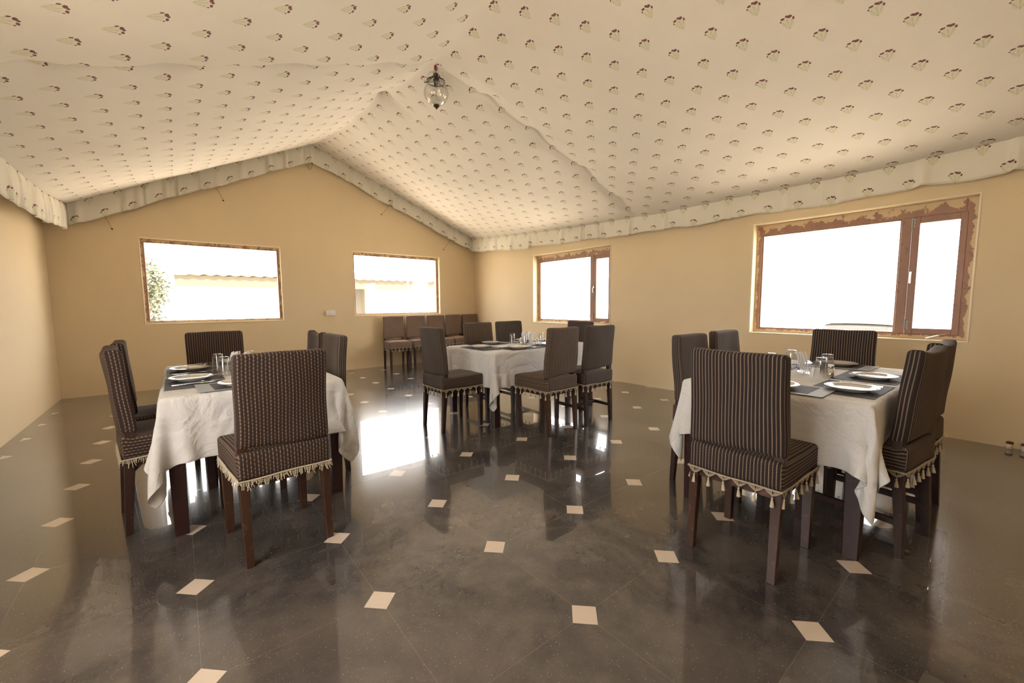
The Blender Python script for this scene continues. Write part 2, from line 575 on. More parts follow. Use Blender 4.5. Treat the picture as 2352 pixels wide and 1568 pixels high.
xs = sorted(set([XL - .02, -2.36] + list(np.linspace(EL, RX, 71)) + list(np.linspace(RX, ER, 75)) + [4.15, XR + .02]))
ys = sorted(set(list(np.linspace(YF - .02, 2.3, 66)) + list(np.linspace(2.3, 3.1, 41)) + list(np.linspace(3.1, 6.92, 70)) + [7.0, YB + .02]))
bm = bmesh.new()
uvl = bm.loops.layers.uv.verify()
G = [[bm.verts.new((x, y, ceil_z(x, y))) for y in ys] for x in xs]
sl = {x: (abs(x - RX) * 1.07) for x in xs}
for i in range(len(xs) - 1):
    for j in range(len(ys) - 1):
        f_ = bm.faces.new([G[i][j], G[i][j + 1], G[i + 1][j + 1], G[i + 1][j]])
        f_.smooth = True
        sg = -1 if xs[i] >= RX - 1e-6 else 1
        off = 0 if sg < 0 else 0
        for l, (a, b) in zip(f_.loops, ((i, j), (i, j + 1), (i + 1, j + 1), (i + 1, j))):
            l[uvl].uv = (ys[b] + (0.02 if sg < 0 else .11), -sl[xs[a]] + 40.0)
o = obj('ceiling', bm, M['ceiling'])
tag(o, kind='structure')
sm = o.modifiers.new('thickness', 'SOLIDIFY'); sm.thickness = .004; sm.offset = 1

# ------------------------------------------------------------ valances: pleated cloth strips round the room
def valance(path, top, hgt, seed, label, inward, folds=None):
    """path(s)->(x,y), s from 0..1 ; top(s), hgt(s); inward = unit vector into the room"""
    rnd = random.Random(seed)
    n = 420
    P0 = [path(i / n) for i in range(n + 1)]
    L = [0.0]
    for a, b in zip(P0, P0[1:]): L.append(L[-1] + math.hypot(math.hypot(b[0] - a[0], b[1] - a[1]), 0))
    tot = L[-1]
    fl = []
    s = .1
    while s < tot:
        fl.append((s, rnd.uniform(.016, .045), rnd.choice([-1, 1, 1]) * rnd.uniform(.022, .060)))
        s += rnd.choice([.10, .18, .35, .5, .62]) * rnd.uniform(.7, 1.2)
    bm = bmesh.new(); uvl = bm.loops.layers.uv.verify()
    m_ = 10
    grid = []
    for i in range(n + 1):
        s = L[i]
        f_ = i / n
        col = []
        fold = 0; hem = 0
        for c, w_, a in fl:
            q = (s - c) / w_
            fold += a * math.exp(-q * q) * (1.0) - .35 * a * math.exp(-((q - 1.6) ** 2))
            hem += .35 * abs(a) * math.exp(-q * q * .6)
        H = hgt(f_) + .010 * math.sin(s * 5.1 + seed) + .006 * math.sin(s * 13 + seed)
        for j in range(m_ + 1):
            t = j / m_
            out = .012 * math.sin(s * 4.3 + seed) * t + fold * (.25 + .75 * t) + .012 * math.sin(PI * t)
            x = P0[i][0] + inward[0] * out; y = P0[i][1] + inward[1] * out
            col.append(bm.verts.new((x, y, top(f_) + .012 - t * (H - hem * .5))))
        grid.append(col)
    for i in range(n):
        for j in range(m_):
            f_ = bm.faces.new([grid[i][j], grid[i][j + 1], grid[i + 1][j + 1], grid[i + 1][j]])
            f_.smooth = True
            for l, (a, b) in zip(f_.loops, ((i, j), (i, j + 1), (i + 1, j + 1), (i + 1, j))):
                l[uvl].uv = (L[a] + .07, -b / m_ * .30 + 39.955)
    o = obj('valance', bm, M['valance'])
    s_ = o.modifiers.new('thickness', 'SOLIDIFY'); s_.thickness = .003; s_.offset = 0
    tag(o, label, 'valance', 'printed cloth valances round the tented ceiling')
    return o
lin = lambda a, b: (lambda t: a + (b - a) * t)
yr = lin(YF + .03, EB)
valance(lambda t: (ER, yr(t)), lambda t: ceil_z(ER, yr(t)), lambda t: .30 if yr(t) > 5 else (.262 + .01 * math.sin(9 * t)), 3,
        'printed cream cloth valance hanging along the right wall above the two brown framed windows', (-1, 0))
valance(lambda t: (EL, yr(t)), lambda t: ceil_z(EL, yr(t)), lambda t: .335, 8,
        'printed cream cloth valance hanging along the left wall in the far left corner', (1, 0))
xb = lin(EL, ER)
valance(lambda t: (xb(t), EB), lambda t: ceil_z(xb(t), EB), lambda t: .305, 5,
        'printed cream cloth valance following the gable above the far wall', (0, -1))

# strings tying the cloth to pins in the gable wall
for (a, b, lab) in (((-.608, 3.08), (-.519, 2.894), 'thin tan string pinned to the gable wall left of the ridge'),
                    ((-1.901, 2.50), (-1.828, 2.316), 'thin tan string pinned to the gable wall above the left window corner'),
                    ((2.193, 3.20), (2.048, 3.008), 'thin tan string pinned to the gable wall right of the ridge'),
                    ((3.581, 2.66), (3.423, 2.431), 'thin tan string pinned to the gable wall near the far right corner')):
    bm = bmesh.new()
    tube(bm, [(a[0], YB - .06, a[1] + .08), (a[0], YB - .03, a[1]), ((a[0] + b[0]) / 2 + .01, YB - .012, (a[1] + b[1]) / 2), (b[0], YB - .006, b[1])], .0035, 6)
    st = obj('tie_string', bm, M['string'])
    tag(st, lab, 'string', 'strings tying the ceiling cloth to the gable wall')
    bm = bmesh.new()
    lathe(bm, [(.001, 0), (.012, 0), (.012, .004), (.004, .010), (0.001, .011)], 10)
    for v in bm.verts: v.co = Vector((v.co.x, -v.co.z, v.co.y)) + Vector((b[0], YB, b[1]))
    obj('pin', bm, M['rust'], st)
bm = bmesh.new()
for dx in (-.05, -.01, .04):
    tube(bm, [(.77 + dx, YB - .08, 3.80), (.76 + dx * 1.4, YB - .03, 3.70), (.78 + dx * .3, YB - .006, 3.61)], .0035, 6)
tag(obj('tie_string', bm, M['string']), 'tangle of thin strings under the valance at the gable peak', 'string', 'strings tying the ceiling cloth to the gable wall')

# ------------------------------------------------------------ windows
def slab(bm, ax, u0, u1, d0, d1, z0, z1):
    """box by wall axis: u along the wall, d = depth behind wall face"""
    if ax == 'Y': box(bm, u0, u1, YB + d0, YB + d1, z0, z1)
    elif ax == 'X': box(bm, XR + d0, XR + d1, u0, u1, z0, z1)
    elif ax == 'F': box(bm, u0, u1, YF - d1, YF - d0, z0, z1)
    else: box(bm, XL - d1, XL - d0, u0, u1, z0, z1)

def ring(bm, ax, u0, u1, z0, z1, wl, wr, wb, wt, d0, d1):
    slab(bm, ax, u0, u0 + wl, d0, d1, z0, z1)
    slab(bm, ax, u1 - wr, u1, d0, d1, z0, z1)
    slab(bm, ax, u0 + wl, u1 - wr, d0, d1, z0, z0 + wb)
    slab(bm, ax, u0 + wl, u1 - wr, d0, d1, z1 - wt, z1)

def lip(ax, u0, u1, z0, z1, parent):
    bm = bmesh.new()
    w_ = .013
    slab(bm, ax, u0 - w_, u0, -.006, .001, z0 - w_, z1 + w_)
    slab(bm, ax, u1, u1 + w_, -.006, .001, z0 - w_, z1 + w_)
    slab(bm, ax, u0, u1, -.006, .001, z0 - w_, z0)
    slab(bm, ax, u0, u1, -.006, .001, z1, z1 + w_)
    bevel(bm, .002, 1)
    obj('plaster_edge', bm, M['lip'], parent)
M['lip'] = Mat('lit_plaster_edge', (.86, .76, .58), .6).mat  # paler than the wall: light on the window chamfers put into the colour

def plain_window(n, wi, rim, depth):
    ax, a, b, z0, z1 = WIN[wi]
    root = empty('window_%d' % n)
    tag(root, kind='structure')
    bm = bmesh.new()
    ring(bm, ax, a, b, z0, z1, rim, rim, rim * .8, rim * 1.25, depth, depth + .05)
    bevel(bm, .003, 1)
    obj('window_frame', bm, frame_mat('worn_window_frame_%d' % n, 'Y', a, b, z0, z1, .012), root)
    bm = bmesh.new()
    slab(bm, ax, a + rim - .005, b - rim + .005, depth + .022, depth + .027, z0 + rim * .8 - .005, z1 - rim * 1.25 + .005)
    obj('window_pane', bm, M['pane'], root)
    lip(ax, a, b, z0, z1, root)
plain_window(1, 0, .045, .045)
plain_window(2, 1, .045, .07)

def casement_window(n, wi):
    ax, lo, hi, z0, z1 = WIN[wi]          # seen from inside the larger Y is on the left
    root = empty('window_%d' % n)
    tag(root, kind='structure')
    D = .11
    m0, m1 = lo + .425, lo + .497         # mullion
    fm = frame_mat('worn_casement_frame_%d' % n, 'X', lo, hi, z0, z1, .022)
    bm = bmesh.new()
    ring(bm, ax, lo, hi, z0, z1, .075, .055, .045, .12, D, D + .06)
    slab(bm, ax, m0, m1, D - .004, D + .06, z0 + .045, z1 - .12)
    # glazing bead
    ring(bm, ax, m1, hi - .055, z0 + .045, z1 - .12, .012, .012, .012, .012, D + .012, D + .05)
    bevel(bm, .003, 1)
    obj('window_frame', bm, fm, root)
    bm = bmesh.new()
    slab(bm, ax, m1, hi - .05, D + .03, D + .035, z0 + .04, z1 - .11)
    obj('window_pane', bm, M['pane'], root)
    s0, s1, sz0, sz1 = lo + .062, m0 - .004, z0 + .044, z1 - .121
    bm = bmesh.new()
    ring(bm, ax, s0, s1, sz0, sz1, .045, .055, .055, .060, D - .010, D + .035)
    bevel(bm, .004, 2)
    sash = obj('sash', bm, M['sash'], root)
    bm = bmesh.new()
    slab(bm, ax, s0 + .04, s1 - .05, D + .010, D + .015, sz0 + .05, sz1 - .055)
    obj('sash_pane', bm, M['pane'], sash)
    for hz in (z0 + .13, z1 - .175):
        bm = bmesh.new()
        slab(bm, ax, s1 - .014, s1 + .006, D - .016, D - .009, hz - .045, hz + .045)
        if ax == 'X': tube(bm, [(XR + D - .016, s1 - .004, hz - .05), (XR + D - .016, s1 - .004, hz + .05)], .006, 8)
        for q in (-.03, 0, .03):
            slab(bm, ax, s1 - .022, s1 - .014, D - .014, D - .009, hz + q - .008, hz + q + .008)
        obj('hinge', bm, M['zinc'], sash)
    bm = bmesh.new()
    hz = (z0 + z1) / 2 - .05
    slab(bm, ax, s1 - .022, s1 - .006, D - .022, D - .008, hz - .055, hz + .055)
    slab(bm, ax, s1 - .018, s1 - .010, D - .045, D - .020, hz - .05, hz + .03)
    bevel(bm, .002, 1)
    obj('latch', bm, M['steel'], sash)
    bm = bmesh.new()      # casement stay
    tube(bm, [(XR + D - .01, lo + .14, z0 + .055), (XR + .02, lo + .26, z0 + .012)], .005, 8)
    obj('casement_stay', bm, M['steel'], root)
    lip(ax, lo, hi, z0, z1, root)
ms = Mat('brown_sash_timber', (.31, .16, .105), .45); ms.coord()
gr = ms.noise(18, 4, .6, stretch=(1, 1, .15))
ms.color(ms.mix(ms.noise(11, 5, .7).gt(.62) * .3, ms.mix(gr, (.26, .13, .09), (.38, .21, .15)), (.13, .08, .05)))
M['sash'] = ms.mat
casement_window(3, 2)
casement_window(4, 3)

# smaller marks on the far wall: double socket box
root = empty('wall_socket', (1.009, YB, 1.098))
tag(root, 'white double electrical socket box on the far wall between the two windows', 'socket')
bm = bmesh.new(); box(bm, -.080, .080, -.042, 0, -.048, .048); bevel(bm, .006, 2); obj('housing', bm, M['plastic'], root)
bm = bmesh.new(); box(bm, -.070, .018, -.047, -.040, -.038, .038); bevel(bm, .003, 1); sp_ = obj('socket_plate', bm, M['plastic'], root)
for hx, hz in ((-.026, .018), (-.042, -.012), (-.010, -.012)):
    bm = bmesh.new(); box(bm, hx - .005, hx + .005, -.0482, -.046, hz - .005, hz + .005)
    obj('socket_hole', bm, M['black'], sp_)
bm = bmesh.new(); box(bm, .032, .058, -.052, -.040, -.022, .022); bevel(bm, .002, 1); obj('switch', bm, M['plastic'], root)

# pipe stubs at the foot of the right wall
for yy, lab in ((-1.02, 'short capped pipe stub at the foot of the right wall, fully in view'),
                (-1.10, 'short capped pipe stub at the foot of the right wall, cut by the picture edge')):
    r0 = empty('pipe_stub', (XR - .035, yy, 0)); tag(r0, lab, 'pipe')
    bm = bmesh.new(); lathe(bm, [(.017, 0), (.017, .045)], 20); obj('pipe', bm, M['lip'], r0, True)
    bm = bmesh.new(); lathe(bm, [(.021, .042), (.022, .056), (.015, .060), (.0001, .060)], 20); obj('pipe_cap', bm, M['rust'], r0)

# ------------------------------------------------------------ dining chairs
def chair_uv(p, n):
    if n == 'x': return (p.y + 5.0, p.z + 3)      # replaced for seats below
    if n == 'y': return (p.x + 5.0, p.z + 3)
    return (p.x + 5.0, p.y + 3)
def seat_uv(p, n):
    if n == 'x': return (p.z + 5.0, p.y + 3)
    if n == 'y': return (p.x + 5.0, p.z + 3)
    return (p.x + 5.0, p.y + 3)

def wr(v, a, s):
    return a * (math.sin(v.x * 23 + v.z * 9 + s) * .5 + math.sin(v.x * 11 - v.z * 17 + v.y * 13 + s * 2.1) * .5)

def make_chair(fabric, seed=0, stretcher=False, fringe='tassel', slump=0.0, legmat='dark_wood', gap=0.0, width=1.0):
    root = empty('dining_chair')
    fm = M[fabric]
    # backrest cover: padded, leaning back
    bm = bmesh.new()
    H = .229 - gap / 2
    def warp_back(v):
        t = (v.z + H) / (2 * H)
        v.z -= slump * max(0, t) ** 3 * (1 - min(1, (v.x / .2) ** 2))
        v.x *= 1.0 + .02 * (1 - t) - .01 * t
        v.y += .012 * math.cos(v.x / .205 * PI / 2) * (-1) + wr(v, .004, seed)
        v.x += wr(v, .0025, seed + 4)
        zz = .557 + gap + H + v.z
        v.z += wr(v, .002, seed + 9) + (.010 * math.sin(v.x * 9 + seed) if t < .08 else 0)
        return Vector((v.x, v.y + .036 - .036 * t, v.z + .557 + gap + H))
    roundbox(bm, (.204 * width, .034, H), .022, (16, 2, 18), warp_back, chair_uv)
    back = obj('backrest', bm, fm, root)
    # seat cover with its boxed skirt
    bm = bmesh.new()
    def warp_seat(v):
        top = max(0, v.z / .058)
        v.z += .014 * max(0, math.cos(v.x / .213 * PI / 2)) * max(0, math.cos((v.y) / .25 * PI / 2)) * top
        v.z += wr(v, .003, seed + 3) * (1 if v.z > 0 else .3)
        v.x *= 1 + .02 * (v.y / .25)
        v.x += wr(v, .002, seed + 5); v.y += wr(v, .003, seed + 6)
        if v.y < -.2: v.z += .012 * top
        return v + Vector((0, .232, .478))
    roundbox(bm, (.212, .237, .058), .020, (16, 18, 4), warp_seat, seat_uv)
    seat = obj('seat', bm, fm, root)
    lm = M[legmat]
    for sx in (-1, 1):
        bm = bmesh.new()
        x = .184 * sx
        bar(bm, [(x * 1.0, 0, 0), (x, .012, .20), (x, .026, .40), (x, .034, .50), (x, .034, .60 + gap), (x, .028, .72)],
            [.034, .038, .043, .043, .040, .034], [.030, .036, .044, .042, .036, .026])
        bevel(bm, .002, 1)
        obj('leg', bm, lm, root)
        bm = bmesh.new()
        x = .188 * sx
        bar(bm, [(x, .436, 0), (x, .436, .30), (x, .434, .43)], [.036, .044, .046], [.036, .044, .046])
        bevel(bm, .002, 1)
        obj('leg', bm, lm, root)
    # frame below the cushion with small corner brackets
    bm = bmesh.new()
    box(bm, -.170, .170, .016, .036, .375, .43)
    box(bm, -.170, .170, .424, .446, .375, .43)
    for sx in (-1, 1):
        box(bm, sx * .184 - .011, sx * .184 + .011, .01, .424, .375, .43)
        for y0, dy in ((.022, 1), (.412, -1)):
            a = [bm.verts.new((sx * .184 + o_, y, z)) for o_ in (-.009, .009) for y, z in ((y0, .32), (y0 + dy * .055, .376), (y0, .376))]
            bm.faces.new(a[:3]); bm.faces.new(a[3:][::-1])
            for i in range(3): bm.faces.new([a[i], a[(i + 1) % 3], a[3 + (i + 1) % 3], a[3 + i]])
    bmesh.ops.recalc_face_normals(bm, faces=bm.faces)
    obj('seat_frame', bm, lm, root)
    if stretcher:
        for sx in (-1, 1):
            bm = bmesh.new(); box(bm, sx * .184 - .010, sx * .184 + .010, .012, .42, .150, .182); bevel(bm, .002, 1)
            obj('stretcher', bm, lm, root)
        bm = bmesh.new(); box(bm, -.176, .176, .205, .228, .152, .180); bevel(bm, .002, 1)
        obj('stretcher', bm, lm, root)
    # fringe along the lower edge of the seat cover
    z0 = .421
    x_, ya, yb = .213, -.007, .471
    per = [(-x_ * .98, ya), (x_ * .98, ya), (x_ * 1.02, yb), (-x_ * 1.02, yb)]
    pts = []
    for i in range(4):
        a, b = Vector(per[i]), Vector(per[(i + 1) % 4])
        k = 12
        for j in range(k):
            t = j / k
            p = a.lerp(b, t)
            pts.append((p.x, p.y, z0 + .002 * math.sin(t * 9 + i + seed)))
    bm = bmesh.new()
    tube(bm, pts, .0042, 6, closed=True)
    sides = [(per[0], per[1], 6, (0, -1)), (per[1], per[2], 7, (1, 0)), (per[2], per[3], 6, (0, 1)), (per[3], per[0], 7, (-1, 0))]
    tass = []
    rnd = random.Random(seed + 77)
    for a, b, k, nrm in sides:
        a, b = Vector(a), Vector(b)
        d = (b - a) / k
        for j in range(k):
            c = a + d * (j + .5)
            w_ = .5 * d.length * .94
            dn = d.normalized()
            drop = .024 + rnd.uniform(-.003, .004)
            if fringe == 'tassel':
                # knotted net scallop made of crossing cords
                for q in range(5):
                    t = q / 4
                    for sgn in (-1, 1):
                        p0 = c + dn * sgn * w_ * (1 - t * .8)
                        p1 = c + dn * sgn * w_ * .12 * (1 - t)
                        tube(bm, [(p0.x, p0.y, z0 - .002), ((p0.x + p1.x) / 2, (p0.y + p1.y) / 2, z0 - drop * .62), (p1.x, p1.y, z0 - drop)], .0016, 4)
                tass.append((c.x + rnd.uniform(-.003, .003), c.y, z0 - drop, rnd.uniform(0, 6)))
            else:
                for q in range(9):
                    t = (q + .5) / 9 * 2 - 1
                    ln = .026 * (1 - t * t) + .010 + rnd.uniform(-.002, .012)
                    p0 = c + dn * t * w_
                    o_ = rnd.uniform(-.006, .006)
                    tube(bm, [(p0.x, p0.y, z0), (p0.x + nrm[0] * .004 + dn.x * o_, p0.y + nrm[1] * .004 + dn.y * o_, z0 - ln * .6),
                              (p0.x + nrm[0] * .008 + dn.x * o_ * 2, p0.y + nrm[1] * .008 + dn.y * o_ * 2, z0 - ln)], .0017, 4)
                for q in range(2):
                    A = [(c + dn * w_ * math.cos(PI * u / 8), z0 - (.022 - q * .009) * math.sin(PI * u / 8)) for u in range(9)]
                    tube(bm, [(p.x, p.y, z) for p, z in A], .0018, 4)
    fr = obj('fringe', bm, M['net'] if fringe == 'tassel' else M['beige_cord'], root)
    tm = None
    for (x, y, z, ph) in tass:
        if tm is None:
            bm = bmesh.new()
            tube(bm, [(0, 0, .002), (0, 0, -.010)], .0015, 5)
            lathe(bm, [(.0001, -.007), (.0045, -.009), (.0048, -.014), (.0032, -.017), (.0055, -.024), (.0088, -.046), (.0092, -.050), (.0001, -.049)],
                  14, (0, 0, 0), rib=lambda k, z: 1 + .12 * math.sin(k * 2 * PI * 7) * (1 if z < -.018 else 0))
            o = obj('tassel', bm, M['beige_cord'], fr, True)
            tm = o.data
        else:
            o = bpy.data.objects.new('tassel', tm); C.objects.link(o); o.parent = fr
        o.location = (x, y, z); o.rotation_euler = (rnd.uniform(-.12, .12), rnd.uniform(-.12, .12), ph)
    bpy.context.view_layer.update()
    index_kids(root)
    return root

PROTO = {}
def chair(key, x, y, deg, label, group, **kw):
    if key not in PROTO:
        o = make_chair(**CH[key])
        PROTO[key] = o
    else:
        o = copy_tree(PROTO[key])
    o.location = (x, y, 0)
    o.rotation_euler = (0, 0, R(deg))
    tag(o, label, 'chair', group)
    return o
CH = {
    'dark_near': dict(fabric='stripe_dark', seed=1, legmat='red_wood', width=1.03),
    'dark': dict(fabric='stripe_dark', seed=13),
    'dark_st': dict(fabric='stripe_dark', seed=2, stretcher=True, slump=.022),
    'brown': dict(fabric='stripe_brown', seed=3, fringe='frayed', legmat='red_wood'),
    'brown_s': dict(fabric='stripe_brown', seed=4, fringe='frayed', slump=.03),
    'fine': dict(fabric='stripe_fine', seed=5),
    'fine_st': dict(fabric='stripe_fine', seed=6, stretcher=True, gap=.02),
    'check': dict(fabric='stripe_check', seed=7, stretcher=False, legmat='red_wood'),
    'check_st': dict(fabric='stripe_check', seed=8, stretcher=True),
    'wall': dict(fabric='stripe_wall', seed=9, gap=.02),
}
GL, GR, GM, GW = ('covered chairs around the left table', 'covered chairs around the right table',
                  'covered chairs around the middle table', 'covered chairs lined up against the far wall')
CHAIRS = [
    ('brown', -.810, 1.225, 5, 'brown striped chair seen from behind at the near end of the left table', GL),
    ('brown_s', -1.488, 2.14, -83, 'brown striped chair beside the left wall at the left table, nearer of two', GL),
    ('brown_s', -1.50, 2.65, -87, 'brown striped chair beside the left wall at the left table, farther of two', GL),
    ('brown', -.95, 3.385, 180, 'brown striped chair facing us at the far end of the left table', GL),
    ('fine', -.27, 2.27, 92, 'pinkish brown chair on the right side of the left table, nearer of two', GL),
    ('brown_s', -.25, 2.85, 90, 'chair on the right side of the left table, mostly hidden behind its neighbour', GL),
    ('dark_near', .780, -.215, -90, 'dark striped chair seen from behind at the near end of the right table', GR),
    ('fine', 1.64, .46, 180, 'dark striped chair on the far side of the right table, left of two', GR),
    ('fine', 2.215, .48, 180, 'dark striped chair on the far side of the right table, right of two', GR),
    ('dark', 2.91, -.135, 90, 'dark striped chair at the far end of the right table below the large window', GR),
    ('dark_st', 1.650, -.745, -8, 'dark striped chair on the right side of the right table, nearest to us', GR),
    ('dark_st', 2.172, -.745, -4, 'dark striped chair on the right side of the right table, behind the nearest', GR),
    ('fine', .728, 2.60, -89, 'grey brown chair at the left end of the middle table, pulled out', GM),
    ('check', 1.625, 1.692, 1.5, 'brown checked chair with reddish legs, near side of the middle table', GM),
    ('fine_st', 2.147, 1.681, -2, 'grey striped chair with gap under its back, near side of the middle table', GM),
    ('check_st', 1.66, 3.17, 181, 'brown checked chair, far side of the middle table, left of two', GM),
    ('fine_st', 2.18, 3.22, 179, 'dark grey striped chair, far side of the middle table, right of two', GM),
    ('fine', 2.80, 2.525, 90, 'brown chair at the right end of the middle table below the smaller framed window', GM),
    ('wall', 2.15, 6.90, 174, 'taupe chair against the far wall, leftmost of the row of five', GW),
    ('wall', 2.63, 6.90, 175, 'taupe chair against the far wall, second from the left in the row', GW),
    ('wall', 3.09, 6.91, 176, 'taupe chair against the far wall, middle of the row of five', GW),
    ('wall', 3.542, 6.93, 180, 'taupe chair against the far wall, second from the room corner', GW),
    ('wall', 3.990, 6.93, 180, 'darker taupe chair standing in the far right room corner', GW),
]
for a in CHAIRS: chair(*a)

# ------------------------------------------------------------ tables
ZT = .755            # wooden top; the cloth lies on it
TABLES = {
    'L': (-1.285, -.385, 1.745, 3.235),
    'R': (1.245, 2.745, -.615, .285),
    'M': (1.195, 2.695, 2.215, 3.115),
}
TL = {'L': 'dark wooden table under the white cloth nearest the left wall',
      'R': 'dark wooden table under the white cloth beside the large window',
      'M': 'dark wooden table under the white cloth farthest away in the middle'}
for k, (x0, x1, y0, y1) in TABLES.items():
    root = empty('dining_table', ((x0 + x1) / 2, (y0 + y1) / 2, 0))
    tag(root, TL[k], 'table', 'cloth-covered dining tables')
    hx, hy = (x1 - x0) / 2, (y1 - y0) / 2
    bm = bmesh.new(); box(bm, -hx, hx, -hy, hy, ZT - .03, ZT); bevel(bm, .004, 2)
    obj('tabletop', bm, M['table_wood'], root)
    bm = bmesh.new()
    ring_ = (hx - .05, hy - .05)
    for s in (-1, 1):
        box(bm, -ring_[0], ring_[0], s * ring_[1] - .01, s * ring_[1] + .01, ZT - .12, ZT - .03)
        box(bm, s * ring_[0] - .01, s * ring_[0] + .01, -ring_[1], ring_[1], ZT - .12, ZT - .03)
    obj('apron', bm, M['table_wood'], root)
    for sx in (-1, 1):
        for sy in (-1, 1):
            bm = bmesh.new()
            px, py = sx * (hx - .045), sy * (hy - .045)
            bar(bm, [(px, py, 0), (px, py, .5), (px, py, ZT - .03)], [.062, .074, .078])
            bevel(bm, .003, 1)
            obj('leg', bm, M['table_wood'], root)

# ------------------------------------------------------------ tablecloths: relaxed particle sheet draped over each table
def drape(key, over, seed, boxes, iters=520, rot=0.0, shift=(0, 0)):
    x0, x1, y0, y1 = TABLES[key]
    zt = ZT + .006
    h = .0265
    mg = .006                     # grid lines run exactly along the table edges
    wx, wy = x1 - x0 + 2 * mg, y1 - y0 + 2 * mg
    hx = wx / round(wx / h); hy = wy / round(wy / h)
    kx, ky = round(over / hx), round(over / hy)
    nx = int(round(wx / hx)) + 2 * kx + 1; ny = int(round(wy / hy)) + 2 * ky + 1
    cx, cy = (x0 + x1) / 2, (y0 + y1) / 2
    gx, gy = np.meshgrid((np.arange(nx) - (nx - 1) / 2) * hx, (np.arange(ny) - (ny - 1) / 2) * hy, indexing='ij')
    c, s = 1.0, 0.0
    rng = np.random.RandomState(seed)
    P = np.stack([cx + gx * c - gy * s, cy + gx * s + gy * c, np.full_like(gx, zt)], -1)
    e = mg + .002
    inside = (P[..., 0] > x0 - e) & (P[..., 0] < x1 + e) & (P[..., 1] > y0 - e) & (P[..., 1] < y1 + e)
    P[..., 2] += np.where(inside, 0, rng.uniform(0, .002, gx.shape))
    # slow folds: a smooth random side force
    fx = np.zeros_like(gx); fy = np.zeros_like(gx)
    for _ in range(7):
        a, b, ph = rng.uniform(2, 9), rng.uniform(2, 9), rng.uniform(0, 6, 2)
        fx += np.sin(a * gx + b * gy + ph[0]); fy += np.sin(b * gx - a * gy + ph[1])
    Q = P.copy()
    dt = .016
    pin = inside
    W = np.where(pin, 0.0, 1.0)[..., None]
    def cons(A, B, wA, wB, L, k, only_long=False):
        d = B - A
        l = np.linalg.norm(d, axis=-1, keepdims=True) + 1e-9
        wsum = wA + wB
        wsum = np.where(wsum == 0, 1, wsum)
        C_ = (l - L) / l
        if only_long: C_ = np.maximum(C_, 0)
        corr = d * C_ * k / wsum
        return A + corr * wA, B - corr * wB
    dg = math.hypot(hx, hy)
    for it in range(iters):
        V = (P - Q) * .985
        Q = P.copy()
        P = P + V * W
        P[..., 2] -= 9.8 * dt * dt * W[..., 0] * .5
        amp = 9e-5 * max(0., 1 - it / 260)
        P[..., 0] += fx * amp * W[..., 0]; P[..., 1] += fy * amp * W[..., 0]
        for sub in range(9):
            for st in (0, 1):
                a, b = slice(st, nx - 1, 2), slice(st + 1, nx, 2)
                n_ = min(len(range(*a.indices(nx))), len(range(*b.indices(nx))))
                ia = np.arange(st, nx - 1, 2); ib = ia + 1
                P[ia], P[ib] = cons(P[ia], P[ib], W[ia], W[ib], hx, 1.0)
                ja = np.arange(st, ny - 1, 2); jb = ja + 1
                A_, B_ = cons(P[:, ja], P[:, jb], W[:, ja], W[:, jb], hy, 1.0)
                P[:, ja] = A_; P[:, jb] = B_
            ia = np.arange(sub % 2, nx - 1, 2)
            ja = np.arange((sub // 2) % 2, ny - 1, 2)
            I, J = np.ix_(ia, ja)
            A_, B_ = cons(P[I, J], P[I + 1, J + 1], W[I, J], W[I + 1, J + 1], dg, .35); P[I, J] = A_; P[I + 1, J + 1] = B_
            A_, B_ = cons(P[I + 1, J], P[I, J + 1], W[I + 1, J], W[I, J + 1], dg, .35); P[I + 1, J] = A_; P[I, J + 1] = B_
            if sub % 3 == 0:      # weak bending
                st = (sub // 3) % 3
                for off in range(3):
                    ia = np.arange(off, nx - 2, 3)
                    P[ia], P[ia + 2] = cons(P[ia], P[ia + 2], W[ia], W[ia + 2], 2 * hx, .22)
                    ja = np.arange(off, ny - 2, 3)
                    A_, B_ = cons(P[:, ja], P[:, ja + 2], W[:, ja], W[:, ja + 2], 2 * hy, .22); P[:, ja] = A_; P[:, ja + 2] = B_
        # collisions
        for (bx0, bx1, by0, by1, bz0, bz) in [(x0, x1, y0, y1, -1, zt)]:
            m_ = .008 if bz != zt else .006
            ins = (P[..., 0] > bx0 - m_) & (P[..., 0] < bx1 + m_) & (P[..., 1] > by0 - m_) & (P[..., 1] < by1 + m_) & (P[..., 2] < bz) & (~pin)
            ins &= P[..., 2] > bz0
            dx0 = P[..., 0] - (bx0 - m_); dx1 = (bx1 + m_) - P[..., 0]
            dy0 = P[..., 1] - (by0 - m_); dy1 = (by1 + m_) - P[..., 1]
            dz = bz - P[..., 2]
            D = np.stack([dx0, dx1, dy0, dy1, dz], -1)
            k = D.argmin(-1)
            P[..., 0] = np.where(ins & (k == 0), bx0 - m_, np.where(ins & (k == 1), bx1 + m_, P[..., 0]))
            P[..., 1] = np.where(ins & (k == 2), by0 - m_, np.where(ins & (k == 3), by1 + m_, P[..., 1]))
            P[..., 2] = np.where(ins & (k == 4), bz, P[..., 2])
        P[..., 2] = np.maximum(P[..., 2], .01)
    return P

def seat_boxes(names):
    out = []
    for key, x, y, deg, *_ in CHAIRS:
        for n in names:
            if abs(x - n[0]) < .05 and abs(y - n[1]) < .05:
                a = R(deg)
                for (la, lb, z0_, z1_, sh) in ((.0, .455, .30, .548, .012), (-.02, .07, .40, 1.0, .004)):
                    pts = []
                    for lx in (-.205, .205):
                        for ly in (la, lb):
                            pts.append((x + lx * math.cos(a) - ly * math.sin(a), y + lx * math.sin(a) + ly * math.cos(a)))
                    out.append((min(p[0] for p in pts) + sh, max(p[0] for p in pts) - sh, min(p[1] for p in pts) + sh, max(p[1] for p in pts) - sh, z0_, z1_))
    return out

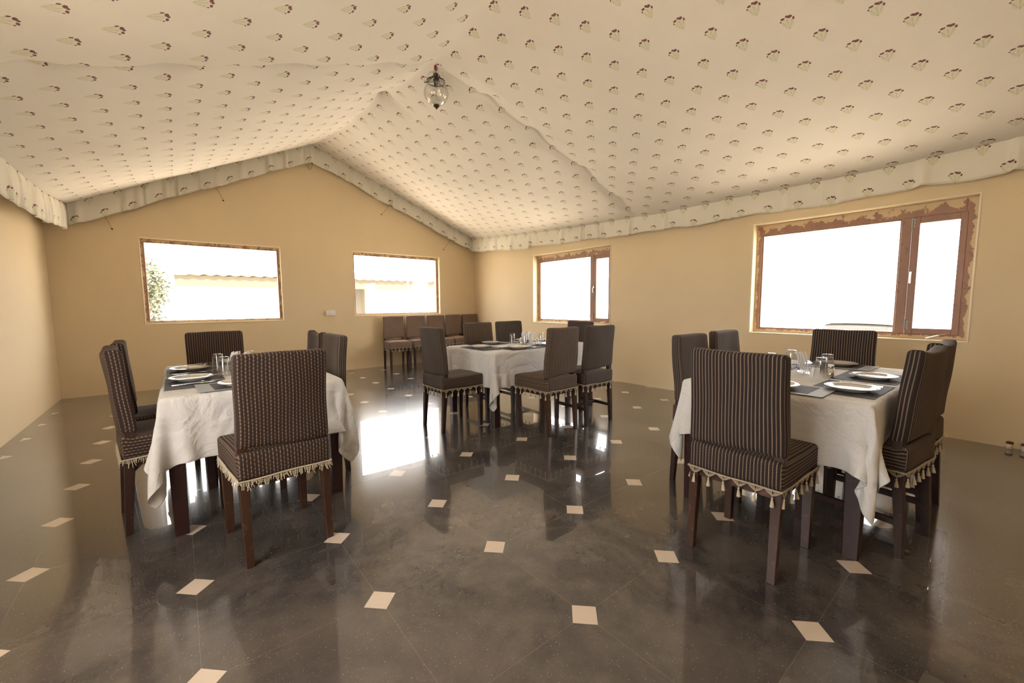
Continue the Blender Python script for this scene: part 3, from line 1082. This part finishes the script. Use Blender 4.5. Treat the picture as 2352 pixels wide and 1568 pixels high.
def cloth(key, over, seed, label, names, **kw):
    P = drape(key, over, seed, seat_boxes(names), **kw)
    nx, ny = P.shape[:2]
    me = bpy.data.meshes.new('tablecloth')
    idx = np.arange(nx * ny).reshape(nx, ny)
    F = np.stack([idx[:-1, :-1], idx[1:, :-1], idx[1:, 1:], idx[:-1, 1:]], -1).reshape(-1, 4)
    me.from_pydata([tuple(p) for p in P.reshape(-1, 3)], [], [tuple(int(q) for q in f) for f in F])
    me.polygons.foreach_set('use_smooth', [True] * len(me.polygons))
    me.materials.append(M['linen'])
    o = bpy.data.objects.new('tablecloth', me); C.objects.link(o)
    s = o.modifiers.new('thickness', 'SOLIDIFY'); s.thickness = .0018; s.offset = 1
    s = o.modifiers.new('smooth', 'SUBSURF'); s.levels = 1; s.render_levels = 1
    tag(o, label, 'tablecloth', 'white cloths on the dining tables')
    return o
cloth('L', .33, 4, 'white cloth hanging over the left table with one long pointed corner in front',
      [(-.81, 1.225), (-1.488, 2.14), (-1.5, 2.72), (-.94, 3.32), (-.27, 2.27), (-.25, 2.85)])
cloth('R', .325, 11, 'white cloth hanging in folded corners over the right table beside the large window',
      [(.78, -.215), (1.64, .46), (2.24, .47), (2.86, -.12), (1.638, -.745), (2.172, -.745)])
cloth('M', .35, 23, 'white cloth on the farthest table with its pointed corner hanging in front of a leg',
      [(.728, 2.60), (1.625, 1.692), (2.147, 1.681), (1.66, 3.17), (2.19, 3.19), (2.74, 2.62)])

# ------------------------------------------------------------ things on the tables
ZC = ZT + .0095
def rot2(x, y, deg):
    a = R(deg); return x * math.cos(a) - y * math.sin(a), x * math.sin(a) + y * math.cos(a)

def m_mat(border=False):
    bm = bmesh.new(); box(bm, -.23, .23, -.15, .15, 0, .0014)
    o = obj('placemat', bm, M['mat_border'] if border else M['mat'])
    if border:
        bm = bmesh.new(); box(bm, -.16, .16, -.118, .118, .0014, .0019)
        obj('mat_centre', bm, M['mat'], o)
    return o
def m_plate():
    bm = bmesh.new()
    lathe(bm, [(.0001, .004), (.066, .004), (.070, .0), (.074, .0), (.076, .005), (.112, .017), (.118, .0205), (.1175, .0225), (.110, .0215),
               (.078, .0105), (.070, .0080), (.0001, .0075)], 56)
    return obj('dinner_plate', bm, M['china'], None, True)
def blade(bm, prof, z=0.0, th=.0016, bend=None):
    """flat piece from half-width profile [(y, halfwidth)]"""
    L_, R_ = [], []
    for y, w_ in prof:
        zz = z + (bend(y) if bend else 0)
        L_.append((bm.verts.new((-w_, y, zz)), bm.verts.new((-w_, y, zz + th))))
        R_.append((bm.verts.new((w_, y, zz)), bm.verts.new((w_, y, zz + th))))
    for i in range(len(prof) - 1):
        a, b, c, d = L_[i], L_[i + 1], R_[i], R_[i + 1]
        bm.faces.new([a[0], c[0], d[0], b[0]]); bm.faces.new([a[1], b[1], d[1], c[1]])
        bm.faces.new([a[0], b[0], b[1], a[1]]); bm.faces.new([c[0], c[1], d[1], d[0]])
    bm.faces.new([L_[0][0], L_[0][1], R_[0][1], R_[0][0]]); bm.faces.new([L_[-1][0], R_[-1][0], R_[-1][1], L_[-1][1]])
    bmesh.ops.recalc_face_normals(bm, faces=bm.faces)
def m_fork():
    bm = bmesh.new()
    blade(bm, [(-.10, .006), (-.09, .008), (-.02, .004), (.03, .003), (.045, .011), (.058, .012)], .001, bend=lambda y: .008 * max(0, 1 - ((y - .02) / .06) ** 2))
    for q in (-.0095, -.0032, .0032, .0095):
        box(bm, q - .0015, q + .0015, .056, .095, .0025, .0045)
    return obj('fork', bm, M['steel'])
def m_spoon():
    bm = bmesh.new()
    blade(bm, [(-.10, .006), (-.09, .008), (-.02, .004), (.035, .0035)], .002, bend=lambda y: .006 * max(0, 1 - ((y - .02) / .07) ** 2))
    lathe(bm, [(.0001, 0.0), (.007, .001), (.0165, .006), (.0155, .0075), (.006, .003), (.0001, .002)], 24, (0, .062, 0), sy=1.65)
    return obj('spoon', bm, M['steel'])
def m_knife():
    bm = bmesh.new()
    blade(bm, [(-.11, .008), (-.10, .009), (-.02, .0065), (0, .0055), (.01, .009), (.08, .010), (.105, .006), (.112, .001)], .001, .002)
    return obj('table_knife', bm, M['steel'])
def m_strip():
    bm = bmesh.new()
    blade(bm, [(-.055, .006), (-.02, .0065), (.045, .0065)], .006, .0008, bend=lambda y: .012 * max(0, (y + .05) / .1) ** 2)
    return obj('paper_strip', bm, M['kraft'])
PR = {}
def put(kind, maker, x, y, z, deg, label, cat, group):
    if kind not in PR:
        o = maker(); PR[kind] = o
        bpy.context.view_layer.update(); index_kids(o)
    else:
        o = copy_tree(PR[kind])
    o.location = (x, y, z); o.rotation_euler = (0, 0, R(deg))
    return tag(o, label, cat, group)

SET = [  # table, x, y, facing, where, end seat
    ('left', -1.125, 2.20, -90, 'left side, nearer of two', 0), ('left', -1.125, 2.71, -90, 'left side, farther of two', 0),
    ('left', -.545, 2.25, 90, 'right side, nearer of two', 0), ('left', -.545, 2.80, 90, 'right side, farther of two', 0),
    ('left', -.90, 1.915, 4, 'near end behind the chair', 1), ('left', -.86, 3.07, 180, 'far end', 1),
    ('right', 1.635, -.450, 0, 'right side, nearer of two', 0), ('right', 2.165, -.445, 0, 'right side, farther of two', 0),
    ('right', 1.63, .125, 180, 'far side, nearer of two', 0), ('right', 2.22, .125, 180, 'far side, beyond the napkin holder', 0),
    ('right', 1.395, -.195, -90, 'near end behind the chair', 1), ('right', 2.575, -.16, 90, 'far end', 1),
    ('middle', 1.68, 2.375, 0, 'near side, left of two', 0), ('middle', 2.17, 2.375, 0, 'near side, right of two', 0),
    ('middle', 1.66, 2.955, 180, 'far side, left of two', 0), ('middle', 2.18, 2.955, 180, 'far side, right of two', 0),
    ('middle', 1.355, 2.63, -90, 'left end', 1), ('middle', 2.535, 2.66, 90, 'right end', 1),
]
rnd = random.Random(5)
for tb, x, y, deg, where, end in SET:
    dz = .0030 if end else 0
    wob = rnd.uniform(-2, 2)
    wtx = 'on the ' + tb + ' table, ' + where
    loc = lambda lx, ly: (x + rot2(lx, ly, deg)[0], y + rot2(lx, ly, deg)[1])
    bord = end and tb != 'middle'
    put('matb' if bord else 'mat', (lambda: m_mat(True)) if bord else m_mat, x, y, ZC + dz, deg + wob * .6,
        ('grey placemat with silver border ' if bord else 'dark grey placemat ') + wtx, 'placemat', 'placemats on the %s table' % tb)
    px = {'left': -.10, 'right': -.05, 'middle': -.05}[tb] if not end else -.02
    a, b = loc(px, -.020)
    put('plate', m_plate, a, b, ZC + dz + .0021, rnd.uniform(0, 360), 'white dinner plate ' + wtx, 'plate', 'white plates on the %s table' % tb)
    off = px + .155
    if (tb, end, deg) == ('right', 1, -90): off = px - .205
    for q, (kind, mk, nm) in enumerate((('fork', m_fork, 'fork'), ('knife', m_knife, 'knife'), ('spoon', m_spoon, 'spoon'))):
        a, b = loc(off + q * .027, -.01 + rnd.uniform(-.006, .006))
        put(kind, mk, a, b, ZC + dz + .0018, deg + rnd.uniform(-5, 5) + (6 if tb == 'right' else 0), 'steel ' + nm + ' ' + wtx, nm,
            'steel cutlery on the %s table' % tb)
    if tb == 'left' and deg == -90:
        a, b = loc(off + .015, .13)
        put('strip', m_strip, a, b, ZC + .0018, deg - 35, 'tan paper strip by the cutlery ' + wtx, 'paper strip', 'tan paper strips on the left table')

def m_tumbler():     # stands upside down
    bm = bmesh.new()
    lathe(bm, [(.0365, 0), (.0385, .001), (.037, .03), (.033, .09), (.029, .126), (.027, .131), (.0001, .131), (.0001, .115), (.0245, .115),
               (.0275, .10), (.0315, .06), (.0355, .02), (.0365, 0)], 40)
    return obj('drinking_glass', bm, M['glass'], None, True)
def m_shaker():
    r0 = empty('salt_shaker')
    bm = bmesh.new(); lathe(bm, [(.0001, 0), (.017, 0), (.0175, .003), (.0165, .060), (.0001, .060)], 28); obj('shaker_body', bm, M['steel'], r0, True)
    bm = bmesh.new(); lathe(bm, [(.0170, .060), (.0175, .063), (.0165, .074), (.010, .079), (.0001, .0795)], 28); obj('shaker_cap', bm, M['steel'], r0, True)
    return r0
M['acrylic'] = thin_glass('clear_acrylic', (.96, .97, .97), 1.5)
def m_holder():
    r0 = empty('napkin_holder')
    bm = bmesh.new(); box(bm, -.062, .062, -.030, .030, .006, .010); bevel(bm, .001, 1); obj('base', bm, M['acrylic'], r0)
    for s in (-1, 1):
        bm = bmesh.new()
        pts = [(-.062, .010), (.062, .010), (.062, .055), (.03, .045), (0, .035), (-.03, .045), (-.062, .055)]
        a = [bm.verts.new((x, s * (.026 + .12 * z), z)) for x, z in pts]; b = [bm.verts.new((x, s * (.029 + .12 * z), z)) for x, z in pts]
        bm.faces.new(a); bm.faces.new(b[::-1])
        for i in range(7): bm.faces.new([a[i], a[(i + 1) % 7], b[(i + 1) % 7], b[i]])
        bmesh.ops.recalc_face_normals(bm, faces=bm.faces)
        obj('side_panel', bm, M['acrylic'], r0)
    for s in (-1, 1):
        for q in (-1, 1):
            bm = bmesh.new(); lathe(bm, [(.0001, 0), (.005, 0), (.005, .006), (.0001, .006)], 12, (q * .05, s * .024, 0)); obj('foot', bm, M['acrylic'], r0)
    return r0
def m_napkin():
    bm = bmesh.new()
    pts = [(-.014, 0), (.014, 0), (.030, .10), (.022, .132), (-.004, .128), (-.016, .10)]
    a = [bm.verts.new((x, 0.018 * (z / .13) ** 2, z)) for x, z in pts]
    b = [bm.verts.new((x, .0026 + 0.018 * (z / .13) ** 2, z)) for x, z in pts]
    bm.faces.new(a); bm.faces.new(b[::-1])
    for i in range(6): bm.faces.new([a[i], a[(i + 1) % 6], b[(i + 1) % 6], b[i]])
    bmesh.ops.recalc_face_normals(bm, faces=bm.faces)
    return obj('paper_napkin', bm, M['paper'])
GLS = [('left', -.965, 2.335, 'nearest to the front'), ('left', -.985, 2.56, 'leftmost, just behind the nearest'), ('left', -.765, 2.42, 'mostly hidden behind the chair back'), ('left', -.78, 2.62, 'rightmost beside the napkin holder'),
       ('right', 1.865, -.262, 'nearest, in front of the steel shaker'), ('right', 2.10, -.235, 'behind the steel shaker'), ('right', 1.90, .03, 'left of the napkin holder'), ('right', 2.20, .0, 'behind the napkin holder'),
       ('middle', 1.85, 2.735, 'leftmost of the group'), ('middle', 1.90, 2.565, 'nearest of the group'), ('middle', 2.16, 2.57, 'right of the steel shaker'), ('middle', 2.10, 2.76, 'behind the napkin holder')]
for tb, x, y, wh in GLS:
    put('glass', m_tumbler, x, y, ZC + .001, 0, 'clear glass turned upside down on the %s table, %s' % (tb, wh), 'glass', 'upturned glasses on the %s table' % tb)
for tb, x, y, wh in (('right', 1.975, -.285, 'steel salt shaker between the glasses on the right table'),
                     ('middle', 1.945, 2.685, 'steel salt shaker by the left glass on the middle table'),
                     ('middle', 2.015, 2.485, 'steel pepper shaker in front of the glasses on the middle table')):
    put('shaker', m_shaker, x, y, ZC + .001, 20, wh, 'shaker', 'steel shakers on the tables')
for tb, x, y, deg in (('left', -.87, 2.49, -60), ('right', 2.03, -.125, 25), ('middle', 2.02, 2.655, -35)):
    put('holder', m_holder, x, y, ZC + .001, deg, 'clear napkin holder in the middle of the %s table' % tb, 'napkin holder', 'napkin holders on the tables')
    for q in range(8):
        s = -1 if q < 4 else 1
        dx, dy = rot2(s * .034 + rnd.uniform(-.012, .012), -.016 + (q % 4) * .010, deg)
        n_ = put('napkin', m_napkin, x + dx, y + dy, ZC + .012, deg + rnd.uniform(-4, 4), 'folded white paper napkin standing in the holder on the %s table' % tb, 'napkin', 'paper napkins in the holder on the %s table' % tb)
        n_.rotation_euler = (R(rnd.uniform(-5, 3)), R(s * (9 + rnd.uniform(-5, 6))), R(deg + rnd.uniform(-4, 4)))

# napkin squares and small trays lying on the cloths
def m_tray():
    bm = bmesh.new(); box(bm, -.11, .11, -.055, .055, 0, .0008); return obj('paper_sheet', bm, M['paper'])
put('tray', m_tray, 1.66, 2.645, ZC + .0005, 12, 'white paper sheet lying on the middle table near the glasses', 'paper', None)

# ------------------------------------------------------------ hanging glass lantern
LX, LY = .845, 2.615
lamp = empty('hanging_lantern', (LX, LY, 0))
tag(lamp, 'clear ribbed glass bell lantern hanging from the ceiling ridge', 'lantern')
bm = bmesh.new()
prof = [(.026, 3.118), (.050, 3.128), (.078, 3.150), (.100, 3.180), (.112, 3.212), (.110, 3.245), (.098, 3.275), (.082, 3.300), (.074, 3.322), (.078, 3.338), (.086, 3.345)]
rb = lambda k, z: 1 + .045 * abs(math.sin(k * PI * 16)) * (1 if z < 3.29 else .3)
lathe(bm, prof + [(r - .003, z) for r, z in prof[::-1]], 128, rib=rb)
obj('glass_shade', bm, M['lamp_glass'], lamp, True)
bm = bmesh.new()
lathe(bm, [(.074, 3.362), (.080, 3.372), (.070, 3.395), (.045, 3.408), (.018, 3.414), (.016, 3.411), (.044, 3.404), (.068, 3.391), (.076, 3.372), (.074, 3.362)], 48)
obj('glass_smoke_cover', bm, M['lamp_glass'], lamp, True)
bm = bmesh.new()
lathe(bm, [(.082, 3.326), (.086, 3.326), (.086, 3.336), (.082, 3.336), (.082, 3.326)], 48)
for k in range(3):
    a = k * 2 * PI / 3 + .35
    c_, s_ = math.cos(a), math.sin(a)
    tube(bm, [(.084 * c_, .084 * s_, 3.331), (.104 * c_, .104 * s_, 3.324), (.110 * c_, .110 * s_, 3.334), (.104 * c_, .104 * s_, 3.342)], .004, 8)
    tube(bm, [(.084 * c_, .084 * s_, 3.331), (.05 * c_, .05 * s_, 3.355), (.016 * c_, .016 * s_, 3.398)], .0028, 6)
    box(bm, -.004, .004, 0, .083, 3.328, 3.333, Matrix.Rotation(a - PI / 2, 4, 'Z'))
obj('metal_ring', bm, M['old_metal'], lamp, True)
bm = bmesh.new()
lathe(bm, [(.0001, 3.285), (.016, 3.285), (.019, 3.292), (.019, 3.336), (.028, 3.345), (.012, 3.360), (.010, 3.385), (.024, 3.392), (.022, 3.404), (.006, 3.412), (.0001, 3.413)], 32)
obj('lamp_holder', bm, M['old_metal'], lamp, True)
bm = bmesh.new()
lathe(bm, [(.0001, 3.240), (.018, 3.244), (.024, 3.256), (.018, 3.274), (.010, 3.286), (.0001, 3.286)], 24)
obj('bulb', bm, M['lamp_glass'], lamp, True)
bm = bmesh.new()
lathe(bm, [(.0001, 3.078), (.004, 3.082), (.010, 3.094), (.024, 3.104), (.029, 3.114), (.027, 3.121), (.0001, 3.122)], 32)
obj('finial', bm, M['old_metal'], lamp, True)
bm = bmesh.new()
for i in range(4):
    zc = 3.420 + i * .018
    pts = [((.006 * math.cos(t)) if i % 2 else 0, 0 if i % 2 else .006 * math.cos(t), zc + .011 * math.sin(t)) for t in [k * PI / 5 for k in range(10)]]
    tube(bm, pts, .0018, 5, closed=True)
obj('chain', bm, M['old_metal'], lamp)
bm = bmesh.new()
for i in range(9):
    a = i * .7
    tube(bm, [(0, 0, 3.475), (.014 * math.cos(a), .014 * math.sin(a), 3.462), (.016 * math.cos(a + .4), .016 * math.sin(a + .4), 3.438 - .003 * (i % 3))], .0022, 5)
lathe(bm, [(.0001, 3.468), (.013, 3.474), (.015, 3.484), (.009, 3.493), (.0001, 3.495)], 14)
obj('red_thread_knot', bm, M['redthread'], lamp)

# ------------------------------------------------------------ outside, beyond the panes
t = Mat('pale_dry_sand', (.62, .55, .44), .95); t.coord(); t.color(t.mix(t.noise(.6, 5), (.56, .49, .39), (.68, .61, .50)))
bm = bmesh.new()
v = [bm.verts.new(p) for p in ((-60, -60, -.9), (60, -60, -.9), (60, 60, -.9), (-60, 60, -.9))]
bm.faces.new(v)
g = tag(obj('ground', bm, t.mat), kind='structure')
bm = bmesh.new(); box(bm, XL - WT - .3, XR + WT + .3, YF - WT - .3, YB + WT + .3, -.92, -.12)
tag(obj('foundation', bm, M['lip']), kind='structure')
# roof above the cloth, closes the room
bm = bmesh.new()
zr0, zr1 = 4.55, 4.60
box(bm, XL - WT - .1, XR + WT + .1, YF - WT - .1, YB + WT + .1, 4.50, 4.60)
tag(obj('roof', bm, M['lip']), kind='structure')

root = empty('outbuilding', (4.0, 12, -.9))
tag(root, 'low plastered outbuilding with corrugated roof, bleached by glare beyond the far windows', 'building')
mw = Mat('limewashed_plaster', (.55, .50, .42), .9).mat
bm = bmesh.new()
box(bm, -5.15, -.92, 0, 3.2, 0, 2.72); box(bm, -.54, 2.4, 0, 3.2, 0, 2.72); box(bm, -.92, -.54, 0, 3.2, 2.72, 2.73); box(bm, -.92, -.54, .0, 3.2, 2.66, 2.72)
obj('wall', bm, mw, root)
bm = bmesh.new(); box(bm, -.92, -.54, .18, .22, 0, 2.66); obj('door', bm, Mat('dark_grey_door', (.10, .095, .085), .8).mat, root)
bm = bmesh.new()
n_ = 220
ra, rb_ = [], []
for i in range(n_ + 1):
    x = -5.25 + 7.8 * i / n_
    z = .018 * math.sin(x * 2 * PI / .26)
    ra.append((bm.verts.new((x, -.34, 2.90 + z)), bm.verts.new((x, -.34, 2.925 + z))))
    rb_.append((bm.verts.new((x, 3.4, 3.02 + z)), bm.verts.new((x, 3.4, 3.045 + z))))
for i in range(n_):
    bm.faces.new([ra[i][1], ra[i + 1][1], rb_[i + 1][1], rb_[i][1]]); bm.faces.new([ra[i][0], rb_[i][0], rb_[i + 1][0], ra[i + 1][0]])
    bm.faces.new([ra[i][0], ra[i + 1][0], ra[i + 1][1], ra[i][1]])
obj('roof_sheet', bm, Mat('weathered_roof_sheet', (.22, .19, .15), .8).mat, root)
bm = bmesh.new(); box(bm, -5.2, 2.5, -.30, -.26, 2.62, 2.88); obj('eave_shade_board', bm, Mat('dark_eave_shade', (.085, .075, .055), .9).mat, root)  # shade below the roof overhang, put in as a dark board

def foliage(bm, c, rx, rz, n, seed, size=.05):
    rnd = random.Random(seed)
    for _ in range(n):
        while True:
            p = Vector((rnd.uniform(-1, 1), rnd.uniform(-1, 1), rnd.uniform(-1, 1)))
            if p.length < 1: break
        p = p * (.6 + .4 * rnd.random())
        q = Vector((c[0] + p.x * rx, c[1] + p.y * rx, c[2] + p.z * rz))
        a = Vector((rnd.uniform(-1, 1), rnd.uniform(-1, 1), rnd.uniform(-1, 1))).normalized()
        b = a.cross(Vector((rnd.uniform(-1, 1), rnd.uniform(-1, 1), rnd.uniform(-1, 1)))).normalized()
        s = size * rnd.uniform(.6, 1.3)
        bm.faces.new([bm.verts.new(q + a * s), bm.verts.new(q + b * s * .4), bm.verts.new(q - a * s), bm.verts.new(q - b * s * .4)])
leafm = Mat('dusty_green_leaves', (.10, .115, .07), .8).mat
bark = Mat('grey_bark', (.14, .11, .08), .9).mat
r0 = empty('tree', (-1.72, 10.5, -.9))
tag(r0, 'small leafy tree bleached by glare at the left edge of the left window', 'tree')
bm = bmesh.new()
tube(bm, [(0, 0, 0), (.05, 0, .9), (0, .02, 1.8), (.1, 0, 2.6)], [.09, .07, .05, .02], 10)
for k in range(9):
    a = k * 2.4; tube(bm, [(0.03, 0, 1.2 + k * .14), (.25 * math.cos(a), .25 * math.sin(a), 1.55 + k * .15), (.42 * math.cos(a), .42 * math.sin(a), 1.75 + k * .15)], [.02, .012, .005], 6)
obj('trunk', bm, bark, r0)
bm = bmesh.new(); foliage(bm, (.02, 0, 2.55), .50, .70, 2200, 2); foliage(bm, (.1, 0, 1.75), .30, .45, 350, 3)
obj('foliage', bm, leafm, r0)
for i, (x, y, rr, hh, lab) in enumerate(((25, 5.9, .55, 1.5, 'faint shrub beyond the large window, leftmost'), (25.5, 4.9, .9, 1.9, 'faint shrub beyond the large window, widest, in the middle'),
                                        (26, 3.3, .5, 1.7, 'faint shrub beyond the large window, right of the middle one'), (24, 20.4, .8, 1.4, 'faint shrub beyond the smaller framed window'))):
    s0 = empty('shrub', (x, y, -.9)); tag(s0, lab, 'shrub', 'distant shrubs outside the right wall')
    bm = bmesh.new()
    for k in range(6):
        a = k * 1.05; tube(bm, [(0, 0, 0), (rr * .4 * math.cos(a), rr * .4 * math.sin(a), hh * .5), (rr * .7 * math.cos(a), rr * .7 * math.sin(a), hh * .9)], [.03, .02, .008], 5)
    obj('stems', bm, bark, s0)
    bm = bmesh.new(); foliage(bm, (0, 0, hh * .72), rr, hh * .3, 160, 20 + i, .07); obj('foliage', bm, leafm, s0)

# parked jeep, only its top shows above the sill
car = empty('car', (11.2, 1.30, -.9))
tag(car, 'grey jeep-like car parked outside the large window, only its top visible', 'car')
cm = Mat('dull_grey_car_paint', (.10, .105, .11), .5).mat; cg = Mat('dark_car_window', (.05, .055, .06), .15).mat; ct = Mat('black_rubber', (.03, .03, .03), .8).mat
bm = bmesh.new(); roundbox(bm, (1.9, .80, .32), .10, (10, 8, 4), c=(1.1, 0, .78)); obj('body', bm, cm, car)
bm = bmesh.new()
def wcab(v): 
    t = (v.z - 1.05) / .65
    return Vector((v.x, v.y * (1 - .07 * t), v.z + .02 * (1 - (v.y / .7) ** 2)))
roundbox(bm, (1.25, .70, .28), .09, (10, 8, 4), wcab, c=(.75, 0, 1.34)); obj('cabin', bm, cm, car)
bm = bmesh.new(); roundbox(bm, (1.30, .735, .035), .03, (10, 8, 1), lambda v: Vector((v.x, v.y, v.z + .03 * (1 - (v.y / .73) ** 2))), c=(.75, 0, 1.655)); obj('roof', bm, Mat('light_grey_car_roof', (.15, .155, .16), .5).mat, car)
bm = bmesh.new(); box(bm, -.515, -.500, -.55, .55, 1.17, 1.55); obj('windscreen', bm, cg, car)
for s in (-1, 1):
    bm = bmesh.new(); box(bm, -.3, 1.8, s * .700 - .006, s * .700 + .006, 1.18, 1.50); obj('side_window', bm, cg, car)
    bm = bmesh.new(); box(bm, -.48, -.42, s * .86 - .07, s * .86 + .07, 1.30, 1.52); tube(bm, [(-.45, s * .70, 1.34), (-.45, s * .80, 1.40)], .012, 6); obj('mirror', bm, cm, car)
    for wx in (-.1, 2.3):
        bm = bmesh.new(); lathe(bm, [(.0001, -.1), (.30, -.1), (.36, -.07), (.36, .07), (.30, .1), (.0001, .1)], 28)
        for v_ in bm.verts: v_.co = Vector((v_.co.x + wx, s * .74 + v_.co.z, v_.co.y + .36))
        obj('wheel', bm, ct, car)
